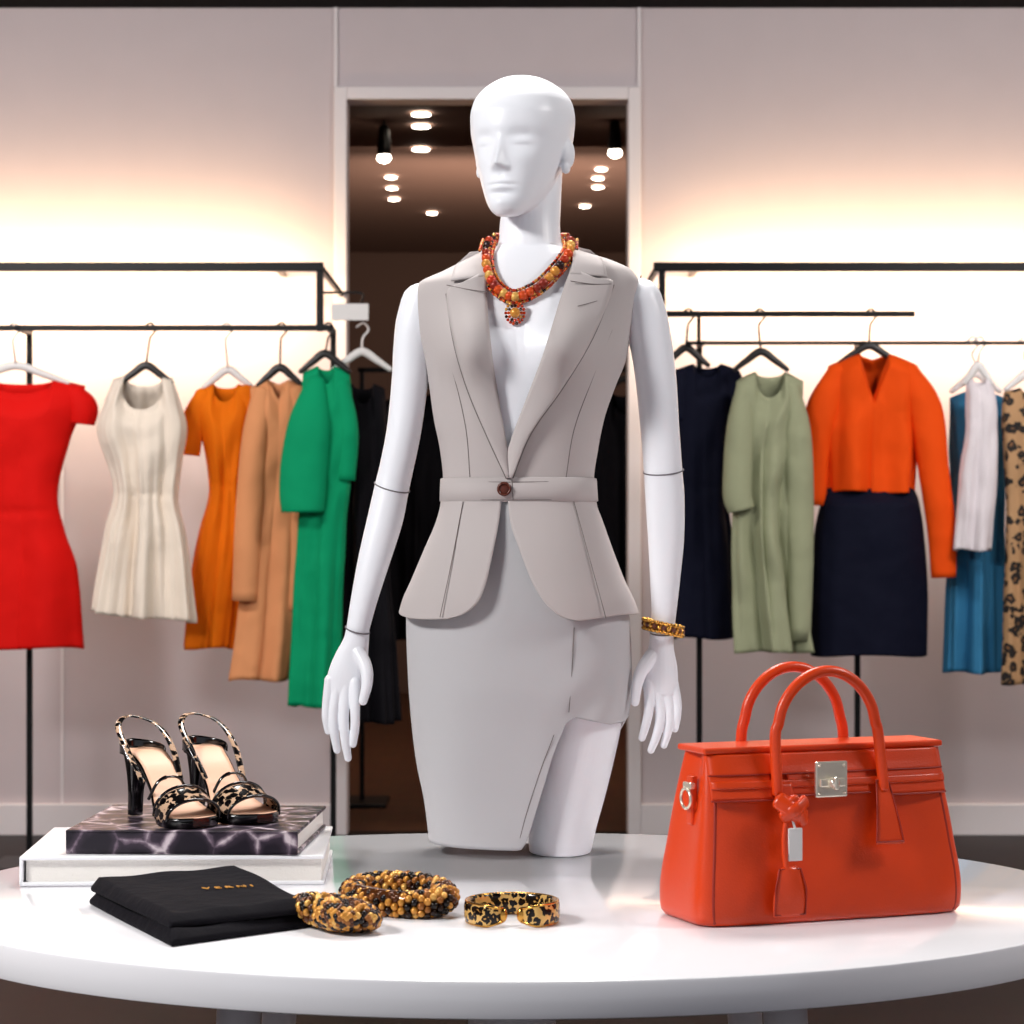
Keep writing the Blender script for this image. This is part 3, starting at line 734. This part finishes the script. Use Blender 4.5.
# side ring
b=MB(); q=Vector((-.172,-.01,.150)); 
R=[tuple(q+Vector((-.004,.014*math.cos(u),.012*math.sin(u)))) for u in np.linspace(0,2*math.pi,20,False)]; b.tube(R,.0022,n=6,closed=True,ref=(1,0,0),samp=1)
b.box(q+Vector((.0,0,.016)),(.008,.022,.008),0,.002)
b.xf(BM); b.build('side_ring',SILV,bag)
b=MB(); b.box(q+Vector((.004,0,-.002)),(.008,.016,.060),0,.002); b.xf(BM); b.build('side_strap',BR,bag)

# ================= BOOKS =================
PAGE=mat('pages',(232,228,222),.8,bump=.5,bscale=300,bdist=.002)
WBK=mat('white_cover',(236,236,240),.35)
def marble():
    m=bpy.data.materials.new('marbled_cover'); m.use_nodes=True; nt=m.node_tree; b=nt.nodes['Principled BSDF']
    tc=nt.nodes.new('ShaderNodeTexCoord'); w=nt.nodes.new('ShaderNodeTexVoronoi'); w.feature='DISTANCE_TO_EDGE'; w.inputs['Scale'].default_value=22
    n=nt.nodes.new('ShaderNodeTexNoise'); n.inputs['Scale'].default_value=30; n.inputs['Detail'].default_value=5
    ma=nt.nodes.new('ShaderNodeMath'); ma.operation='MULTIPLY_ADD'; ma.inputs[1].default_value=1.8
    r=nt.nodes.new('ShaderNodeValToRGB'); nt.links.new(tc.outputs['Object'],w.inputs['Vector']); nt.links.new(tc.outputs['Object'],n.inputs['Vector'])
    nt.links.new(w.outputs['Distance'],ma.inputs[0]); nt.links.new(n.outputs['Fac'],ma.inputs[2]); nt.links.new(ma.outputs[0],r.inputs['Fac'])
    e=r.color_ramp.elements; e[0].position=.42; e[0].color=srgb((205,192,198)); e[1].position=.95; e[1].color=srgb((28,22,32)); k=e.new(.56); k.color=srgb((112,96,110)); k=e.new(.68); k.color=srgb((54,44,56))
    nt.links.new(r.outputs['Color'],b.inputs['Base Color']); b.inputs['Roughness'].default_value=.35; b.inputs['Specular IOR Level'].default_value=.4; return m
MAR=marble()
def book(name,x0,x1,y0,y1,z0,z1,cov,rzz=0,spine='front'):
    e=empty(name); cx,cy=(x0+x1)/2,(y0+y1)/2; w,d=x1-x0,y1-y0; M=Matrix.Translation((cx,cy,0))@Matrix.Rotation(rzz,4,'Z')
    b=MB(); b.box((0,0,z0+.0025),(w,d,.005),0,.0015,mtx=M); b.box((0,0,z1-.0025),(w,d,.005),0,.0015,mtx=M)
    if spine=='front': b.box((0,-d/2+.0025,(z0+z1)/2),(w,.005,z1-z0),0,.002,mtx=M)
    else: b.box((-w/2+.0025,0,(z0+z1)/2),(.005,d,z1-z0),0,.002,mtx=M)
    b.build('cover',cov,e)
    b=MB(); b.box((.002,.002,(z0+z1)/2),(w-.012,d-.012,z1-z0-.009),0,.001,mtx=M); b.build('pages',PAGE,e)
z1=T+.040; z2=z1+.033
book('coffee_table_book',-.676,-.262,-.312,.015,T,z1,WBK,math.radians(2),'left')
book('coffee_table_book',-.604,-.284,-.300,.01,z1+.0005,z2,MAR,math.radians(-3),'front')
# ================= SHOES =================
INS=mat('shoe_insole',(226,178,148),.5); SBK=mat('shoe_black',(12,10,11),.14,coat=.5)
def shoe(loc,ang,flip):
    e=empty('high_heel_sandal'); M=Matrix.Translation(loc)@Matrix.Rotation(ang,4,'Z')
    xs=[0,.012,.03,.06,.09,.12,.145,.17,.188,.2]
    zt_=pchip([0,.03,.06,.09,.12,.145,.17,.2],[.096,.094,.080,.052,.026,.016,.013,.014])
    wd=pchip(xs,[.012,.025,.030,.027,.028,.037,.043,.040,.029,.012])
    cen=lambda x:flip*.006*math.sin(x/.2*math.pi)
    thk=pchip([0,.08,.12,.15,.2],[.006,.006,.009,.014,.012])
    b=MB(); G=[]
    for x in np.linspace(0,.2,50):
        w=float(wd(x)); z=float(zt_(x)); t=float(thk(x)); c=cen(x); zb=max(.0,z-t)
        G.append([(x,c-w,z),(x,c-w*1.03,z-.002),(x,c-w,zb),(x,c+w,zb),(x,c+w*1.03,z-.002),(x,c+w,z)])
    b.grid(G,True,True,True,0); b.xf(M); b.build('sole',SBK,e)
    b=MB(); G=[]
    for x in np.linspace(.003,.197,50):
        w=float(wd(x))*.93; z=float(zt_(x))+.0012; c=cen(x); G.append([(x,c+w*s,z-.001*(1-s*s)) for s in np.linspace(-1,1,9)])
    b.grid(G,False); b.xf(M); b.build('insole',INS,e,solid=.0008)
    b=MB(); b.tube([(.022,0,.090),(.016,0,.072),(.009,0,.040),(.007,0,.001)],[(.024,.024),(.015,.018),(.0095,.0115),(.009,.0105)],ref=(1,0,0),n=24,sq=2.8,round_caps=False); b.xf(M); b.build('heel',SBK,e)
    b=MB(); G=[]
    for x in np.linspace(.136,.170,14):
        w=float(wd(x))*1.03; z=float(zt_(x)); c=cen(x); G.append([(x+.010*math.sin(u),c-w*math.cos(u),z-.006+(.040-.25*(x-.128))*math.sin(u)**.8) for u in np.linspace(0,math.pi,24)])
    b.grid(G,False); b.xf(M); b.build('toe_strap',SHOEL,e,solid=.0025)
    b=MB()
    for x in (.134,.172):
        w=float(wd(x))*1.05; z=float(zt_(x)); c=cen(x)
        b.tube([(x+.010*math.sin(u),c-w*math.cos(u),z-.004+(.040-.25*(x-.128))*math.sin(u)**.8) for u in np.linspace(0,math.pi,24)],.0022,n=8,samp=1,ref=(1,0,0))
    G=[]
    for k,zz in enumerate(np.linspace(-.006,.014,6)):
        G.append([(.030-.035*math.cos(u),.0315*math.sin(u),float(zt_(max(0,.030-.035*math.cos(u))))+zz*(1-.55*abs(u)/1.9)) for u in np.linspace(-1.9,1.9,30)])
    b2=MB(); b2.grid(G,False); b2.xf(M); b2.build('heel_counter',SBK,e,solid=.002)
    b2=MB(); b2.tube([(.086,-.030,.056),(.050,-.036,.100),(.012,-.030,.130),(-.012,0,.141),(.012,.030,.130),(.050,.036,.100),(.086,.030,.056)],[(.0018,.0048)]*7,ref=(0,0,1),n=10); b2.xf(M); b2.build('slingback_strap',SHOEL,e)
    b.tube([(.104,-.030,.034),(.110,-.018,.058),(.112,0,.064),(.110,.018,.058),(.104,.030,.034)],[(.0018,.0030)]*5,ref=(0,1,.2),n=10)
    b.xf(M); b.build('straps',SBK,e)
    b=MB()
    for k in range(9): b.ball(M@Vector((.046+.0018*k,(-.039 if flip>0 else .039),.103-.002*k)),.0022,seg=6)
    b.build('buckle',mat('buckle_silver',(200,200,205),.25,1),e)
shoe((-.545,-.118,z2+.0008),math.radians(-54),1)
shoe((-.462,-.068,z2+.0008),math.radians(-54),-1)

# ================= FOLDED CLOTH =================
fc=empty('folded_black_garment'); b=MB()
A=np.array([-.545,-.484]);Bc=np.array([-.398,-.805]);Cc=np.array([-.246,-.662]);Dc=np.array([-.372,-.345])
def layer(z0,th,sh,ph_,A=A,Bc=Bc,Cc=Cc,Dc=Dc):
    cs=[c+(np.mean([A,Bc,Cc,Dc],0)-c)*sh for c in (A,Bc,Cc,Dc)]
    n=36
    def pt(u,v,z):
        p=(1-u)*(1-v)*cs[0]+u*(1-v)*cs[1]+u*v*cs[2]+(1-u)*v*cs[3]
        return (p[0],p[1],z)
    rows=[]
    for i in range(n+1):
        u=i/n; row=[]
        for j in range(n+1):
            v=j/n; e1=min(u,1-u,v,1-v); rr=1-max(0,(1-e1/.03))**2*.5 if e1<.03 else 1
            wv=.0012*math.sin(9*u+3*v+ph_)+.001*math.sin(14*v-5*u+ph_)
            row.append(pt(u,v,z0+th*rr+wv*(e1>.01)))
        rows.append(row)
    b.grid(rows,False)
    ring=[(i/n,0) for i in range(n)]+[(1,j/n) for j in range(n)]+[(1-i/n,1) for i in range(n)]+[(0,1-j/n) for j in range(n)]
    cen=np.mean(cs,0); G=[]
    for zz,o in ((.5,0),(.38,.0022),(.2,.003),(.06,.002),(0,0)):
        row=[]
        for u,v in ring:
            p=pt(u,v,z0+th*zz); dd=np.array(p[:2])-cen; dd/=np.linalg.norm(dd); row.append((p[0]+dd[0]*o,p[1]+dd[1]*o,p[2]))
        G.append(row)
    b.grid(G,True,False,True)
layer(T+.0005,.017,0,0); layer(T+.0175,.017,.012,1.3,Bc=Bc+np.array([-.004,.02]))
b.build('cloth',mat('black_cotton',(17,15,21),.9,bump=.5,bscale=40,bdist=.006,spec=.15),fc)
tx=bpy.data.curves.new('embroidered_label','FONT'); tx.body='V E R N I'; tx.size=.017; tx.extrude=.0006; tx.materials.append(mat('gold_thread',(214,150,60),.5))
to=bpy.data.objects.new('embroidered_label',tx); bpy.context.collection.objects.link(to); to.parent=fc
to.location=(-.385,-.600,T+.0378); to.rotation_euler=(0,0,math.radians(22))

# ================= BEADED CUFFS & BRACELET =================
LB=beadmat('leopard_beads',[(206,142,58),(40,20,11),(150,92,38),(226,174,92),(20,12,8),(86,46,20),(204,142,62)],.12,.35)
b=MB(); c0=Vector((-.2160,-.672,T+.020)); rot=Matrix.Rotation(math.radians(-58),3,'Z')@Matrix.Rotation(math.radians(-8),3,'X')
N=460
b.ball(c0,(.064,.037,.014),seg=16,rot=rot)
for i in range(N):
    z=1-2*(i+.5)/N; r=math.sqrt(1-z*z); u=i*2.39996
    sq=lambda v:math.copysign(abs(v)**.62,v)
    v=Vector((.069*sq(r*math.cos(u)),.038*sq(r*math.sin(u)),.0170*z))
    p=c0+rot@v
    if p.z<T+.005: p.z=T+.0052
    b.ball(p,.0044+.0008*rng.rand(),seg=8)
b.build('beaded_cuff',LB)
b=MB(); c0=Vector((-.145,-.530,T)); rot=Matrix.Rotation(math.radians(-48),3,'Z')
for k in range(52):
    u=2*math.pi*k/52
    cc=Vector((.078*math.cos(u),.040*math.sin(u),.0200+.006*math.sin(u)))
    nrm=Vector((math.cos(u)/.078,math.sin(u)/.040,0)).normalized()
    for j in range(9):
        a=2*math.pi*(j+.5*(k%2))/9
        p=c0+rot@(cc+nrm*.0150*math.cos(a)+Vector((0,0,.0145*math.sin(a))))
        p.z=max(p.z,T+.0055)
        b.ball(p,.0045+.0007*rng.rand(),seg=8)
ringp=[tuple(c0+rot@Vector((.078*math.cos(u),.040*math.sin(u),.0200))) for u in np.linspace(0,2*math.pi,24,False)]
b.tube(ringp,.0135,n=10,closed=True,ref=(0,0,1),samp=2)
b.build('beaded_cuff',LB)
# leopard bangle
e=empty('leopard_bangle'); b=MB(); c0=Vector((0,-.62,T)); rg=.0555; prof=[]
for a in np.linspace(0,2*math.pi,20,False):
    prof.append((.0042*math.copysign(abs(math.cos(a))**.7,math.cos(a)),.0145+.0135*math.copysign(abs(math.sin(a))**.6,math.sin(a))))
G=[]
angs=np.linspace(math.radians(-90+17),math.radians(270-17),110)
for k,a in enumerate(angs):
    t=k/109; en=min(t,1-t); cr=rg-.016*max(0,1-en/.045)**1.5; sc=1-.35*max(0,1-en/.05)
    G.append([(c0.x+(cr+q[0])*math.cos(a),c0.y+(cr+q[0])*math.sin(a)*1.0,c0.z+.0145+(q[1]-.0145)*sc+.0) for q in prof])
b.grid(G,True,True,True); b.build('band',LEOG,e)
b=MB()
for zz in (.0022,.0268):
    b.tube([(c0.x+(rg+.001-.016*max(0,1-min(k/109,1-k/109)/.045)**1.5)*math.cos(a),c0.y+(rg+.001-.016*max(0,1-min(k/109,1-k/109)/.045)**1.5)*math.sin(a)*1.0,c0.z+zz+(.0145-zz)*.35*max(0,1-min(k/109,1-k/109)/.05)) for k,a in enumerate(angs)],.0022,n=8,samp=1,ref=(0,0,1))
for a in (angs[0],angs[-1]): b.ball((c0.x+(rg-.016)*math.cos(a),c0.y+(rg-.016)*math.sin(a)*1.0,c0.z+.0145),(.006,.006,.0095),seg=12)
b.build('gold_trim',GOLD,e)

# ================= LIGHTS =================
def area(name,loc,tgt,size,en,col=(1,1,1),sy=None):
    l=bpy.data.lights.new(name,'AREA'); l.shape='RECTANGLE'; l.size=size; l.size_y=sy or size; l.energy=en; l.color=col
    o=bpy.data.objects.new(name,l); bpy.context.collection.objects.link(o); o.location=loc
    o.rotation_euler=(Vector(tgt)-Vector(loc)).to_track_quat('-Z','Y').to_euler(); return o
area('unseen_area_light',(-2.2,-1.7,2.8),(0,0,1.1),.7,148,(1,.98,.96))  # unseen key light added for the mannequin, no fixture modelled
area('unseen_area_light',(2.3,-.7,2.8),(0,-.1,1.0),.7,56,(1,.97,.95))  # weaker unseen light added from the right
area('unseen_area_light',(0,.5,2.85),(0,-.3,.6),.8,84,(1,.96,.92))  # unseen light added overhead to brighten the table top
area('unseen_area_light',(-2.2,2.3,2.85),(-1.8,4.1,.7),1.2,80,(1,.95,.92),.5)  # this and the next: unseen pair added to light the clothing racks
area('unseen_area_light',(2.2,2.3,2.85),(1.8,4.1,.7),1.2,80,(1,.95,.92),.5)
area('unseen_area_light',(0,8.3,1.9),(0,9.5,2.75),1.5,30,(1,.8,.65))  # mid-air uplight added to brighten the far ceiling, no real fixture
area('unseen_area_light',(0,7.5,2.7),(0,9.5,0),1.5,40,(1,.8,.65))  # area light added to brighten the far room, besides its downlights
w=bpy.data.worlds.new('world'); bpy.context.scene.world=w; w.use_nodes=True
w.node_tree.nodes['Background'].inputs[0].default_value=(.82,.85,.95,1); w.node_tree.nodes['Background'].inputs[1].default_value=.50

# ================= CAMERA =================
cd=bpy.data.cameras.new('camera'); cd.lens=90; cd.sensor_width=36; cd.clip_end=60
cam=bpy.data.objects.new('camera',cd); bpy.context.collection.objects.link(cam)
cam.location=(0,CY,H); cam.rotation_euler=(math.radians(90),0,0)
cd.dof.use_dof=True; cd.dof.focus_distance=3.62; cd.dof.aperture_fstop=11
sc=bpy.context.scene; sc.camera=cam
try:
    sc.view_settings.view_transform='Standard'; sc.view_settings.look='None'
except Exception as ex: print(ex)
